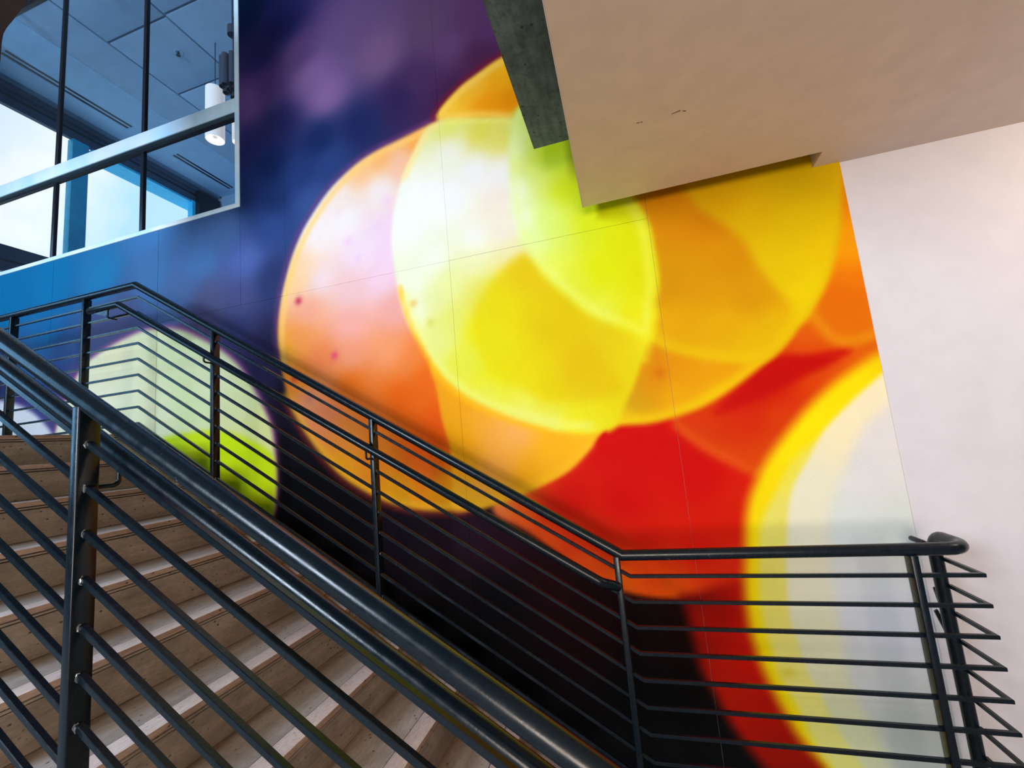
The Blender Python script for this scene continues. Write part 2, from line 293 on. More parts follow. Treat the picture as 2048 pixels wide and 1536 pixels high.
LAYERS=[
('K',[(-0.868,1.202),(-0.678,1.073),(-0.539,0.972),(-0.354,0.833),(-0.148,0.73),(0.092,0.697),(0.326,0.723),(0.473,0.768),(0.634,0.936),(0.709,1.428),(0.36,1.67),(-0.173,1.683),(-0.647,1.389)],0.0237,[(-0.669,1.158,248,99,26),(-0.532,1.041,250,92,21),(-0.819,1.217,250,125,62),(-0.318,0.9,245,88,16),(-0.141,0.793,250,102,10),(0.111,0.747,245,92,5),(0.333,0.772,224,52,5),(-0.367,1.23,208,8,0),(-0.09,1.216,205,0,0),(0.313,1.327,203,0,0),(0.076,1.478,203,0,0),(0.016,0.999,208,16,0),(0.26,0.943,206,12,0),(0.394,0.866,213,36,5),(-0.004,0.844,237,68,5),(-0.251,1.006,213,26,5),(-0.491,1.151,216,29,8),(-0.132,1.551,205,0,0),(0.446,1.064,208,21,0),(-0.385,1.064,224,47,10),(0.487,1.188,213,26,0)],[],1),
('N',[(0.137,0.717),(0.143,0.675),(0.162,0.52),(0.179,0.367),(0.232,0.249),(0.279,0.127),(0.337,0.026),(0.406,-0.074),(0.538,-0.245),(0.913,-0.358),(1.059,0.482),(0.605,0.744),(0.43,0.792),(0.231,0.73)],0.0441,[(0.261,0.596,174,13,0),(0.339,0.646,129,0,0),(0.399,0.575,196,17,0),(0.278,0.381,179,20,0),(0.417,0.387,190,11,0),(0.347,0.222,168,20,0),(0.454,0.183,168,11,0),(0.493,0.009,146,13,0),(0.193,0.449,123,9,0),(0.65,-0.062,146,11,0),(0.396,0.719,185,17,0),(0.226,0.693,112,6,0)],[],1),
('H',[(0.226,1.602),(0.355,1.469),(0.469,1.389),(0.579,1.32),(0.692,1.315),(1.025,1.476),(1.36,1.637),(1.582,2.323),(1.608,3.038),(1.167,3.177),(0.959,2.456),(0.648,1.961),(0.263,1.708)],0.0237,[(1.209,2.732,232,125,0),(1.191,2.488,241,152,0),(1.178,2.409,243,158,0),(1.167,2.271,234,118,0),(1.093,2.157,222,100,0),(1.169,2.091,226,106,0),(1.02,2.117,222,112,0),(1.089,2.0,229,122,0),(1.198,2.009,228,118,0),(1.102,1.946,226,126,0),(0.907,1.976,223,98,5),(0.991,1.937,226,98,0),(1.192,1.907,215,80,0),(0.804,1.898,212,60,0),(1.009,1.908,215,60,0),(0.957,1.864,200,15,0),(0.763,1.784,195,5,0),(0.663,1.744,198,8,0),(0.562,1.702,205,25,0),(0.353,1.617,212,48,0),(1.085,1.841,226,82,0),(1.144,1.876,222,92,0),(0.891,1.73,216,62,0),(0.736,1.605,216,62,0),(0.59,1.567,206,36,0),(0.464,1.526,206,42,0),(0.564,1.388,216,66,0),(0.342,1.537,212,62,0),(0.427,1.437,220,74,0),(0.686,1.429,216,70,0),(0.999,1.78,226,90,0)],[],1),
('R',[(0.659,1.845),(0.782,1.909),(0.917,1.895),(1.074,1.907),(1.097,1.89),(1.009,1.843),(0.914,1.804),(0.781,1.751),(0.607,1.684),(0.431,1.641),(0.544,1.744)],0.0305,[(0.865,1.85,193,3,0)],[],0.95),
('I1',[(1.363,1.882),(1.216,1.866),(1.14,1.828),(0.992,1.735),(0.862,1.628),(0.724,1.482),(0.625,1.36),(0.541,1.218),(0.499,1.092),(0.481,0.98),(0.47,0.909),(0.446,0.756),(0.439,0.602),(0.448,0.491),(0.467,0.38),(0.5,0.275),(0.539,0.17),(0.59,0.061),(0.667,-0.041),(0.752,-0.177),(1.1,-0.331),(1.524,0.105),(1.681,1.35),(1.553,1.951)],0.0441,[(1.192,1.844,238,201,0),(1.115,1.766,249,223,0),(0.81,1.495,249,225,0),(0.58,1.184,246,217,0),(0.491,0.816,242,217,0),(0.534,0.279,235,212,0),(0.632,0.087,235,212,0)],[],1),
('I2',[(0.881,1.469),(0.752,1.369),(0.648,1.21),(0.565,1.067),(0.53,0.894),(0.508,0.732),(0.505,0.589),(0.523,0.471),(0.539,0.341),(0.593,0.216),(0.643,0.053),(0.694,-0.039),(0.792,-0.172),(1.1,-0.331),(1.524,0.105),(1.681,1.35),(1.033,1.525)],0.0305,[(0.786,1.346,238,223,74),(0.607,1.058,231,220,101),(0.56,0.744,225,214,101),(0.61,0.351,225,217,117),(0.712,0.072,217,212,117)],[],1),
('I3',[(1.382,1.879),(1.269,1.808),(1.166,1.729),(1.048,1.633),(0.918,1.508),(0.82,1.364),(0.742,1.25),(0.699,1.126),(0.669,0.976),(0.652,0.892),(0.634,0.733),(0.627,0.606),(0.646,0.505),(0.666,0.37),(0.704,0.278),(0.728,0.184),(0.78,0.065),(0.828,-0.025),(0.949,-0.153),(1.208,-0.219),(1.563,0.302),(1.681,1.35),(1.596,1.871)],0.0203,[(1.136,1.638,244,229,186),(1.033,1.525,244,229,184),(0.803,1.173,233,228,197),(0.725,0.815,224,219,190),(0.734,0.47,216,216,178),(0.805,0.144,201,205,164)],[],1),
('I4',[(1.409,1.801),(1.213,1.615),(1.099,1.516),(1.024,1.407),(0.952,1.279),(0.9,1.168),(0.866,1.076),(0.841,0.882),(0.833,0.663),(0.834,0.505),(0.835,0.363),(0.86,0.234),(0.914,0.09),(0.963,-0.071),(1.208,-0.219),(1.563,0.302),(1.681,1.35),(1.587,1.824)],0.0475,[(1.168,1.463,227,219,214),(1.071,1.254,223,220,214),(0.999,1.068,218,223,214),(1.156,1.04,214,220,210),(0.923,0.86,214,216,214),(1.039,0.591,205,208,216),(0.942,0.369,197,201,201),(0.992,0.097,182,188,180)],[],1),
('L',[(-4.596,2.433),(-4.49,2.551),(-4.401,2.604),(-4.187,2.679),(-3.96,2.736),(-3.773,2.762),(-3.573,2.751),(-3.378,2.708),(-3.179,2.612),(-2.953,2.475),(-2.78,2.323),(-2.642,2.124),(-2.536,1.936),(-2.485,1.79),(-2.468,1.576),(-2.473,1.368),(-2.519,1.198),(-2.698,0.998),(-3.658,1.016),(-4.699,1.442),(-4.823,1.87),(-4.72,2.206)],0.0271,[(-3.701,2.591,234,243,194),(-3.975,2.377,244,248,208),(-3.067,2.263,234,243,194),(-4.257,2.157,250,248,214),(-3.685,2.017,241,246,204),(-2.778,2.001,224,234,174),(-3.267,2.131,226,242,182),(-4.431,2.048,254,248,218),(-4.044,2.641,246,244,198),(-2.687,1.881,228,233,152),(-3.429,2.552,230,244,188)],[(0.0,0.0339,(170,90,150),0.75)],1),
('L2',[(-3.68,1.818),(-3.553,1.858),(-3.325,1.877),(-3.041,1.874),(-2.803,1.819),(-2.532,1.687),(-2.468,1.576),(-2.473,1.368),(-2.519,1.198),(-2.698,0.998),(-3.658,1.016),(-4.002,1.605)],0.0339,[(-2.922,1.608,215,245,18),(-3.263,1.745,218,246,30),(-2.602,1.479,212,238,20)],[],1),
('M',[(-6.025,2.43),(-5.577,2.38),(-5.36,2.329),(-5.133,2.232),(-4.971,2.122),(-4.833,2.0),(-4.656,1.731),(-5.486,1.481),(-6.246,1.749)],0.0271,[(-5.273,2.129,235,236,238)],[(0.0,0.0271,(120,90,160),0.6)],1),
('A',[(-2.425,2.559),(-2.386,2.799),(-2.3,3.056),(-2.209,3.233),(-2.114,3.362),(-1.939,3.54),(-1.732,3.671),(-1.557,3.736),(-1.317,3.78),(-1.131,3.816),(-1.018,3.827),(-0.727,3.792),(-0.399,3.599),(-0.057,3.224),(0.118,2.698),(0.141,2.209),(0.031,1.876),(-0.184,1.59),(-0.303,1.466),(-0.384,1.401),(-0.51,1.343),(-0.639,1.29),(-0.789,1.239),(-0.903,1.215),(-1.076,1.199),(-1.274,1.207),(-1.477,1.244),(-1.688,1.327),(-1.917,1.464),(-2.098,1.652),(-2.251,1.868),(-2.359,2.096),(-2.404,2.34)],0.0237,[(-1.666,3.629,246,190,130),(-1.498,3.68,250,176,100),(-1.215,3.753,250,164,64),(-1.106,3.664,250,168,95),(-1.343,3.598,244,190,160),(-1.844,3.441,240,222,210),(-1.512,3.434,238,228,226),(-1.809,3.277,240,232,231),(-2.026,3.211,241,229,224),(-1.697,3.024,238,216,229),(-1.49,3.127,235,206,226),(-1.464,2.902,236,205,226),(-2.188,2.974,246,208,165),(-2.257,2.91,250,200,140),(-2.039,2.868,238,212,216),(-1.55,2.774,238,200,216),(-1.792,2.747,236,192,192),(-2.133,2.66,241,164,134),(-1.804,2.495,240,168,155),(-1.447,2.542,236,165,155),(-2.227,2.451,245,150,80),(-2.061,2.281,241,132,76),(-1.814,2.282,240,152,116),(-1.502,2.272,240,152,102),(-1.357,2.184,236,130,62),(-2.351,2.395,250,172,42),(-2.236,2.159,245,138,30),(-1.258,2.037,233,100,8),(-1.448,1.927,233,96,2),(-1.824,2.073,238,112,20),(-1.64,1.848,243,120,40),(-1.142,2.154,235,112,22),(-1.173,1.736,232,86,0),(-1.289,1.588,230,82,5),(-1.842,1.699,244,146,60),(-2.035,1.888,242,140,90),(-2.155,2.006,246,160,110),(-1.296,1.493,236,104,20),(-1.889,1.535,247,165,20),(-1.485,1.332,246,165,15),(-1.691,1.62,242,135,30),(-1.171,1.315,242,160,12)],[],1),
('A2',[(-1.19,2.177),(-1.178,1.962),(-1.157,1.766),(-1.116,1.589),(-1.114,1.388),(-1.125,1.201),(-0.947,1.208),(-0.639,1.29),(-0.384,1.401),(-0.184,1.59),(0.031,1.876),(-0.733,2.161)],0.0169,[(-0.988,1.908,238,160,10),(-1.061,1.631,238,162,0),(-0.778,1.668,246,172,72),(-0.685,1.644,246,176,92),(-0.869,1.738,243,168,42),(-0.482,1.523,248,176,20),(-0.647,1.389,240,166,10),(-0.33,1.568,246,178,20),(-1.009,1.246,246,182,25),(-0.797,1.458,243,165,70),(-0.901,1.375,243,165,70),(-1.023,1.474,240,160,10),(-0.812,1.296,246,176,40),(-0.238,1.618,246,185,20)],[],1),
('D',[(-1.035,3.885),(-0.871,4.017),(-0.728,4.081),(-0.55,4.144),(-0.343,4.169),(-0.047,4.16),(0.393,3.992),(0.312,3.348),(-0.272,3.56),(-0.495,3.653),(-0.731,3.745),(-1.001,3.81)],0.0203,[(-0.745,4.004,250,184,50),(-0.569,3.981,250,168,12),(-0.653,3.824,246,147,0),(-0.514,3.815,240,140,0),(-0.941,3.859,250,192,45),(-0.525,4.078,250,180,30),(-0.236,3.903,240,140,0)],[(-0.0169,0.0305,(130,20,40),0.6),(0.0339,0.0305,(255,208,90),0.7)],1),
('C',[(-0.14,1.603),(-0.068,1.625),(0.094,1.62),(0.247,1.646),(0.385,1.687),(0.521,1.755),(0.656,1.841),(0.795,1.947),(0.89,2.053),(0.985,2.166),(1.058,2.285),(1.114,2.423),(1.153,2.549),(1.186,2.781),(1.189,3.024),(0.863,3.428),(0.157,3.263),(-0.009,2.355),(-0.218,1.79)],0.0237,[(0.382,1.832,229,152,0),(0.245,1.765,233,166,0),(0.265,1.917,226,146,0),(0.167,1.987,216,132,0),(0.15,1.847,215,135,0),(0.559,1.851,229,152,0),(0.026,1.762,206,152,10),(0.441,1.716,236,182,0),(-0.064,1.658,232,200,10)],[(0.0305,0.0339,(238,196,0),0.7)],1),
('E',[(-0.469,3.746),(-0.524,3.637),(-0.569,3.341),(-0.582,3.09),(-0.545,2.851),(-0.51,2.774),(-0.418,2.598),(-0.296,2.434),(-0.186,2.309),(-0.057,2.215),(0.051,2.147),(0.145,2.086),(0.227,2.016),(0.363,1.954),(0.503,1.91),(0.665,1.882),(0.791,1.94),(0.954,2.128),(1.075,2.322),(1.166,2.604),(1.211,3.017),(0.863,3.428),(0.07,3.797),(-0.307,3.856)],0.0271,[(0.376,2.762,208,132,0),(0.458,2.387,214,146,0),(0.543,2.087,223,166,0),(0.296,2.155,223,161,0),(0.29,2.419,208,142,0),(0.652,1.987,229,180,0),(0.803,2.046,226,178,0),(0.598,2.475,210,138,0),(0.691,2.257,212,145,0),(0.556,2.72,205,125,0)],[(0.0339,0.0407,(232,194,0),0.6)],1),
('F',[(0.411,3.032),(0.498,2.818),(0.597,2.704),(0.707,2.553),(0.746,2.416),(0.809,2.291),(0.872,2.175),(0.904,2.07),(0.985,2.166),(1.058,2.285),(1.114,2.423),(1.153,2.549),(1.186,2.781),(1.189,3.024),(0.841,3.28),(0.413,3.253)],0.0407,[(0.76,2.73,218,174,0),(0.981,2.591,220,182,0),(0.875,2.362,223,187,0),(0.975,2.233,233,202,0),(1.06,2.434,230,192,0),(0.647,2.817,212,160,0),(1.024,2.867,205,165,0)],[],1),
('B',[(-1.0,3.821),(-1.136,3.779),(-1.234,3.644),(-1.323,3.502),(-1.39,3.342),(-1.434,3.137),(-1.444,2.977),(-1.426,2.761),(-1.394,2.558),(-1.339,2.4),(-1.26,2.267),(-1.187,2.13),(-1.102,2.014),(-0.971,1.896),(-0.832,1.805),(-0.653,1.713),(-0.479,1.643),(-0.36,1.614),(-0.22,1.596),(-0.091,1.638),(-0.01,1.766),(0.061,1.895),(0.113,2.009),(0.156,2.11),(0.202,2.258),(0.24,2.429),(0.241,2.609),(0.23,2.765),(0.182,2.918),(0.056,3.16),(-0.155,3.455),(-0.461,3.661),(-0.73,3.752)],0.0237,[(-0.95,3.738,226,226,105),(-0.738,3.659,223,212,74),(-0.607,3.561,226,216,94),(-0.962,3.585,240,238,225),(-0.796,3.392,240,237,236),(-0.989,3.227,240,239,237),(-1.171,3.272,242,242,238),(-1.296,3.12,240,243,232),(-0.629,3.311,240,235,232),(-0.628,3.136,242,226,208),(-0.837,2.909,240,238,232),(-0.633,2.898,240,228,215),(-1.128,2.832,238,240,225),(-1.284,2.723,238,242,215),(-0.848,2.774,234,236,175),(-0.61,2.792,236,228,165),(-1.032,2.674,228,234,150),(-1.148,2.559,227,232,155),(-1.298,2.516,238,240,210),(-0.834,2.536,223,220,92),(-1.053,2.406,223,226,104),(-1.133,2.285,226,230,132),(-0.527,2.626,226,198,12),(-0.705,2.479,228,212,5),(-0.853,2.308,229,223,0),(-0.559,2.293,226,202,0),(-0.97,2.13,224,226,62),(-0.745,2.036,229,221,0),(-0.421,2.116,223,190,0),(-0.279,2.034,222,186,0),(-0.446,1.875,227,207,0),(-0.61,1.767,231,231,92),(-0.463,1.704,231,231,92),(-0.823,1.888,229,229,72),(-0.253,1.735,229,216,22),(-0.291,1.652,236,231,30),(-0.082,1.861,229,212,0),(-0.03,2.059,222,194,8),(0.069,2.03,226,207,12),(-0.104,2.159,224,198,10),(0.123,2.066,231,216,20),(-0.312,2.284,225,196,0),(0.011,1.821,228,205,10)],[],1),
('G',[(-0.509,2.744),(-0.42,2.582),(-0.274,2.433),(-0.207,2.313),(-0.18,2.183),(-0.117,2.042),(-0.036,1.919),(-0.028,1.84),(-0.162,1.783),(-0.509,1.852),(-0.837,2.112),(-0.876,2.443),(-0.688,2.658)],0.0542,[(-0.494,2.635,224,190,5),(-0.402,2.299,222,192,0),(-0.71,2.415,226,208,0),(-0.199,1.964,222,186,0),(-0.586,2.015,227,210,0),(-0.728,2.224,228,216,0)],[],0.75),
('d',[(-0.469,3.746),(-0.524,3.637),(-0.569,3.341),(-0.582,3.09),(-0.545,2.851),(-0.51,2.774),(-0.418,2.598),(-0.296,2.434),(-0.186,2.309),(-0.057,2.215),(0.051,2.147),(0.149,2.079),(0.202,2.258),(0.24,2.429),(0.241,2.609),(0.23,2.765),(0.182,2.918),(0.06,3.191),(-0.141,3.589),(-0.314,3.786)],0.0373,[(-0.488,3.448,229,240,195),(-0.54,3.183,236,243,224),(-0.51,2.971,236,246,224),(-0.385,3.246,215,228,120),(-0.416,3.428,202,216,62),(-0.3,3.291,200,220,45),(-0.224,3.102,208,222,15),(-0.365,2.97,216,238,115),(-0.443,2.822,223,241,155),(-0.282,2.852,215,233,95),(-0.129,2.849,213,226,25),(-0.002,2.915,210,218,0),(-0.37,2.611,226,236,85),(-0.226,2.519,221,229,55),(-0.073,2.551,219,225,0),(0.09,2.704,216,218,0),(0.147,2.477,219,217,0),(-0.103,2.295,226,231,65),(0.087,2.218,227,223,12),(0.13,2.123,231,221,12),(-0.289,3.391,196,210,0),(-0.005,3.144,200,205,0)],[(0.0407,0.0339,(238,240,130),0.35)],1)]
STROKES=[('R',[(0.918,2.189),(0.973,2.074),(1.026,1.976),(1.095,1.94),(1.189,1.954),(1.258,1.986)],0.0305,(230,142,8),0.8),('R',[(0.226,1.602),(0.355,1.469),(0.469,1.389),(0.579,1.32)],0.0305,(224,84,8),0.75),('A',[(-2.426,2.354),(-2.449,2.523),(-2.409,2.815),(-2.322,3.073),(-2.231,3.25),(-2.135,3.379),(-1.961,3.557),(-1.752,3.688),(-1.577,3.754),(-1.335,3.798),(-1.149,3.833),(-1.05,3.856)],0.0237,(130,60,120),0.5),('A',[(-2.369,2.312),(-2.391,2.48),(-2.351,2.77),(-2.265,3.026),(-2.174,3.201),(-2.079,3.33),(-1.906,3.508),(-1.699,3.638),(-1.526,3.704),(-1.287,3.748),(-1.103,3.784),(-1.005,3.807)],0.0271,(255,205,110),0.75),('A2',[(-2.36,2.066),(-2.236,1.856),(-2.077,1.651),(-1.892,1.476),(-1.676,1.342),(-1.471,1.262),(-1.273,1.231),(-1.073,1.225)],0.0305,(255,190,40),0.7),('A2',[(-2.379,2.013),(-2.279,1.849),(-2.127,1.637),(-1.94,1.449),(-1.7,1.305),(-1.481,1.225),(-1.276,1.189),(-1.014,1.184)],0.0203,(150,30,40),0.6),('A2',[(-0.945,1.234),(-0.789,1.262),(-0.639,1.313),(-0.51,1.366),(-0.383,1.423),(-0.247,1.533)],0.0305,(252,190,30),0.6),('B',[(-1.4,2.692),(-1.356,2.491),(-1.283,2.301),(-1.207,2.146),(-1.118,2.003),(-0.99,1.882),(-0.848,1.792),(-0.664,1.699),(-0.486,1.632)],0.0203,(255,190,10),0.75),('B',[(-1.358,2.631),(-1.272,2.357),(-1.145,2.115),(-0.986,1.939),(-0.812,1.831),(-0.613,1.743),(-0.407,1.669),(-0.235,1.64)],0.0305,(236,238,130),0.55),('B',[(-1.02,3.804),(-1.13,3.754),(-1.228,3.616),(-1.319,3.474)],0.0271,(252,226,140),0.7),('B',[(0.113,1.98),(0.165,2.117),(0.207,2.257)],0.0271,(235,225,20),0.5),('B',[(-0.982,3.8),(-0.732,3.734),(-0.495,3.65)],0.0203,(245,232,110),0.7)]
SPOTS=[(-2.231,2.745,0.0305,190,40,80,0.85),(-1.94,2.296,0.0305,226,72,105,0.85),(-1.306,2.562,0.0271,236,188,90,0.8),(-1.192,2.412,0.0305,214,204,80,0.6),(-1.792,3.113,0.0305,236,190,226,0.7),(-1.716,2.969,0.0305,236,195,226,0.6),(-1.457,3.344,0.0407,236,196,222,0.6),(-1.865,3.36,0.0305,238,214,214,0.6),(-2.283,2.176,0.0305,205,60,60,0.7),(-2.155,2.024,0.0475,214,120,120,0.5),(0.183,1.899,0.0373,208,104,0,0.7),(0.241,2.31,0.0475,210,140,0,0.3),(0.579,0.361,0.0305,205,185,30,0.6),(0.901,1.793,0.0271,220,60,0,0.1)]
def catmull(pts, sub=5, closed=True):
    P = np.array(pts, float); n = len(P); out = []
    for i in range(n if closed else n-1):
        p0, p1, p2, p3 = (P[(i-1) % n], P[i], P[(i+1) % n], P[(i+2) % n]) if closed else (P[max(i-1, 0)], P[i], P[i+1], P[min(i+2, n-1)])
        for k in range(sub):
            t = k/sub; out.append(.5*((2*p1)+(-p0+p2)*t+(2*p0-5*p1+4*p2-p3)*t*t+(-p0+3*p1-3*p2+p3)*t**3))
    if not closed: out.append(P[-1])
    return np.array(out)
def segdist(Q, P, closed):
    d = np.full(len(Q), 1e9); ins = np.zeros(len(Q), bool); n = len(P)
    for i in range(n if closed else n-1):
        a, b = P[i], P[(i+1) % n]; ab = b-a; L2 = ab@ab+1e-12
        t = np.clip(((Q-a)@ab)/L2, 0, 1); dd = Q-a-t[:, None]*ab
        d = np.minimum(d, (dd*dd).sum(1))
        if closed:
            c = ((a[1] > Q[:, 1]) != (b[1] > Q[:, 1]))
            if c.any(): ins ^= c & (Q[:, 0] < (b[0]-a[0])*(Q[:, 1]-a[1])/((b[1]-a[1]) if abs(b[1]-a[1]) > 1e-12 else 1e-12)+a[0])
    d = np.sqrt(d); return np.where(ins, d, -d) if closed else d
CX = np.arange(-7.0, 1.30, .03); CZ = np.arange(-1.2, 6.2, .03); CXX, CZZ = np.meshgrid(CX, CZ); CQ = np.stack([CXX.ravel(), CZZ.ravel()], 1)
def up_grid(F, Q):
    F = F.reshape(len(CZ), len(CX)); x = (Q[:, 0]-CX[0])/.03; z = (Q[:, 1]-CZ[0])/.03
    i = np.clip(x.astype(int), 0, len(CX)-2); j = np.clip(z.astype(int), 0, len(CZ)-2); u = x-i; w = z-j
    return (F[j, i]*(1-u)+F[j, i+1]*u)*(1-w)+(F[j+1, i]*(1-u)+F[j+1, i+1]*u)*w
def lin_np(a):
    a = np.asarray(a, float)/255; return np.where(a <= .04045, a/12.92, ((a+.055)/1.055)**2.4)
def idw(samples, power=3.6):
    A = np.array(samples, float); out = np.zeros((len(CQ), 3)); ws = np.zeros(len(CQ)); cols = A[:, 2:5]
    for k in range(len(A)):
        w = 1/((((CQ-A[k, :2])**2).sum(1)+.008)**(power/2)); out += w[:, None]*cols[k]; ws += w
    return out/ws[:, None]
def sstep(x): x = np.clip(x, 0, 1); return x*x*(3-2*x)
COARSE = []
for (nm, pts, soft, sam, rims, op) in LAYERS:
    COARSE.append((segdist(CQ, catmull(pts), True), idw(sam), soft, rims, op))
BASEF = idw(BASE); STROKEF = [segdist(CQ, catmull(p, 5, False), False) for _, p, _, _, _ in STROKES]
GAIN = .93
def print_colour(Q):
    C = np.stack([up_grid(BASEF[:, k], Q) for k in range(3)], 1)
    stk_after = 3
    for li, (sd, fld, soft, rims, op) in enumerate(COARSE):
        s = up_grid(sd, Q); a = sstep(s/(2*soft)+.5)*op
        f = np.stack([up_grid(fld[:, k], Q) for k in range(3)], 1)
        for off, wd_, c, st in rims:
            g = np.exp(-((s-off)/wd_)**2)*st
            if off <= 0: C = C*(1-g[:, None])+np.array(c)*g[:, None]
            else: f = f*(1-g[:, None])+np.array(c)*g[:, None]
        C = C*(1-a[:, None])+f*a[:, None]
        for F_, (aft, p, wd_, c, st) in zip(STROKEF, STROKES):
            if aft == LAYERS[li][0]:
                g = np.exp(-(up_grid(F_, Q)/wd_)**2)*st; C = C*(1-g[:, None])+np.array(c)*g[:, None]
    for x, z, r, cr_, cg, cb, st in SPOTS:
        g = np.exp(-(((Q[:, 0]-x)**2+(Q[:, 1]-z)**2)/(r*r)))*st; C = C*(1-g[:, None])+np.array([cr_, cg, cb])*g[:, None]
    return np.clip(lin_np(np.clip(C, 0, 255))*GAIN, 0, .92)
def mural_mat():
    m, t, b = mat('printed_vinyl', (.5, .5, .5), .6, 0, .06)
    a = t.nodes.new('ShaderNodeVertexColor'); a.layer_name = 'print'; v = coords(t)
    w = ramp(t, noise(t, v, 5, 8, .6), [(.3, (.95,)*3), (.7, (1.0,)*3)]); c = mixc(t, 1.0, a.outputs['Color'], w, 'MULTIPLY')
    g = ramp(t, noise(t, v, 220, 2), [(.3, (.90,)*3), (.7, (1.0,)*3)]); c = mixc(t, .8, c, g, 'MULTIPLY')
    t.links.new(c, b.inputs['Base Color'])
    pit = ramp(t, noise(t, v, 14, 7, .7), [(.30, (0,)*3), (.42, (1,)*3)])
    bump(t, b, pit, .18, .004); return m
M_MURAL = mural_mat()
mural = thing('wall_mural', 'huge printed mural of overlapping yellow, orange, red and blue blurred light discs on the wall', 'mural')
mural_y = 2.4925
def sheet(x0, x1, z0, z1, res=.014, lab=None):
    nx = max(2, int(round((x1-x0)/res))); nz = max(2, int(round((z1-z0)/res)))
    xs = np.linspace(x0, x1, nx+1); zs = np.linspace(z0, z1, nz+1)
    XX, ZZ = np.meshgrid(xs, zs); Q = np.stack([XX.ravel(), ZZ.ravel()], 1)   # Z above the floor
    C = print_colour(Q); nv = len(Q)
    yoff = mural_y+random.uniform(-.0012, .0012)
    V = np.stack([Q[:, 0], np.full(nv, yoff), Q[:, 1]], 1)
    idx = np.arange(nv).reshape(nz+1, nx+1)
    F = np.stack([idx[:-1, :-1], idx[:-1, 1:], idx[1:, 1:], idx[1:, :-1]], -1).reshape(-1, 4)
    # rim folded back to the wall gives the sheet its thickness
    bord = list(idx[0, :])+list(idx[1:, -1])+list(idx[-1, -2::-1])+list(idx[-2:0:-1, 0])
    nb = len(bord); B = V[bord].copy(); B[:, 1] = YW-.0003; V2 = np.concatenate([V, B])
    RF = [(bord[(i+1) % nb], bord[i], nv+i, nv+(i+1) % nb) for i in range(nb)]
    me = bpy.data.meshes.new('vinyl_sheet'); me.from_pydata(V2.tolist(), [], F.tolist()+RF)
    at = me.color_attributes.new('print', 'FLOAT_COLOR', 'POINT')
    CC = np.ones((len(V2), 4)); CC[:nv, :3] = C; CC[nv:, :3] = C[bord]*.8; at.data.foreach_set('color', CC.ravel().astype(np.float32))
    me.materials.append(M_MURAL); me.update(); o = bpy.data.objects.new('vinyl_sheet', me); COL.objects.link(o); o.parent = mural
    if lab: o['label'] = lab
    return o
SE = [-6.9, -6.22, -4.93, -3.63, -2.334, -1.0275, .2305, 1.2105]; gp = .0007
ZB, ZJ, ZTOP = -1.1, G+1.203, G+4.5
sill = G+WZ0-.0
for i in range(7):
    x0, x1 = SE[i]+gp, SE[i+1]-gp
    if i == 6: sheet(x0, x1, ZB, G+1.60, lab='cream, orange and red sheet at the right edge of the mural')
    elif i >= 4:
        sheet(x0, x1, ZB, ZJ-gp); sheet(x0, x1, ZJ+gp, ZTOP)
    elif i == 3:
        sheet(x0, x1, ZB, ZJ-gp); sheet(x0, WX1-.001, ZJ+gp, sill-.002); sheet(WX1+.001, x1, ZJ+gp, ZTOP)
    else:
        sheet(x0, x1, ZB, ZJ-gp, .02); sheet(x0, x1, ZJ+gp, sill-.002, .02)

# ------------------------------------------------------------------ window in the wall
win = struct(bpy.data.objects.new('window_1', None), 'large upper window with pale frame and dark mullions, upper left'); COL.objects.link(win)
ZH = 5.06
box('window_jamb', (WX1-.045, YW-.012, WZ0+.036), (WX1-.001, YW+.12, WZ1), M_FRAME, win, .002)
box('window_sill', (WX0, YW-.012, WZ0), (WX1-.001, YW+.12, WZ0+.036), M_FRAME, win, .002)
box('window_head', (WX0, YW-.012, WZ1-.06), (WX1-.045, YW+.12, WZ1), M_DARKW, win, .002)
box('transom', (WX0, YW-.004, 2.864), (WX1-.046, YW+.034, 2.986), M_FRAME, win, .002)
box('transom_underside_shade', (WX0, YW+.003, 2.858), (WX1-.046, YW+.038, 2.8635), M_DARKU, win)  # thin dark sheet carrying the painted shade under the transom
box('glazing_bar', (WX0, YW+.039, 2.842), (WX1-.046, YW+.065, 2.99), M_DARKW, win)
box('upper_glazing_bar', (WX0, YW+.030, ZH-.03), (WX1-.046, YW+.065, ZH+.03), M_DARKW, win)
MX = (-3.935, -5.090, -6.245)
for x0 in MX:
    for za, zb_ in ((2.99, ZH-.03), (WZ0+.036, 2.842), (ZH+.03, WZ1-.06)):
        box('mullion', (x0, YW+.040, za), (x0+.036, YW+.070, zb_), M_DARKW, win, .002)
ed = [WX0+.01, MX[2], MX[1], MX[0], WX1-.046]
for i in range(4):
    a, b_ = ed[i]+(.032 if i else 0), ed[i+1]-.002
    for za, zb_ in ((WZ0+.038, 2.841), (2.991, ZH-.032), (ZH+.032, WZ1-.062)):
        box('window_pane', (a, YW+.052, za), (b_, YW+.058, zb_), M_GLASS, win)

# ------------------------------------------------------------------ room seen through the window
ZC = 5.44; XF = -7.6
RB, RE = YW+.22, 9.5
rc = struct(bpy.data.objects.new('ceiling_upper', None), 'blue grey panelled ceiling of the upper room behind the window'); COL.objects.link(rc)
for i in range(6):                                   # panels, joints recessed
    for j in range(6):
        x0 = -5.805+i*.985; y0 = 3.31-1.0*.86+j*.875
        if i == 0: y0 += .02
        box('ceiling_panel', (x0+.012, y0+.015, ZC), (x0+.985-.012, y0+.875-.015, ZC+.02), M_ROOM, rc, .002)
box('ceiling_panel_border', (-6.40, RB, ZC), (-5.817, RE, ZC+.02), M_ROOM, rc)
box('ceiling_backing', (XF-.1, RB, ZC+.022), (.4, RE, ZC+.06), M_JOINT, rc)
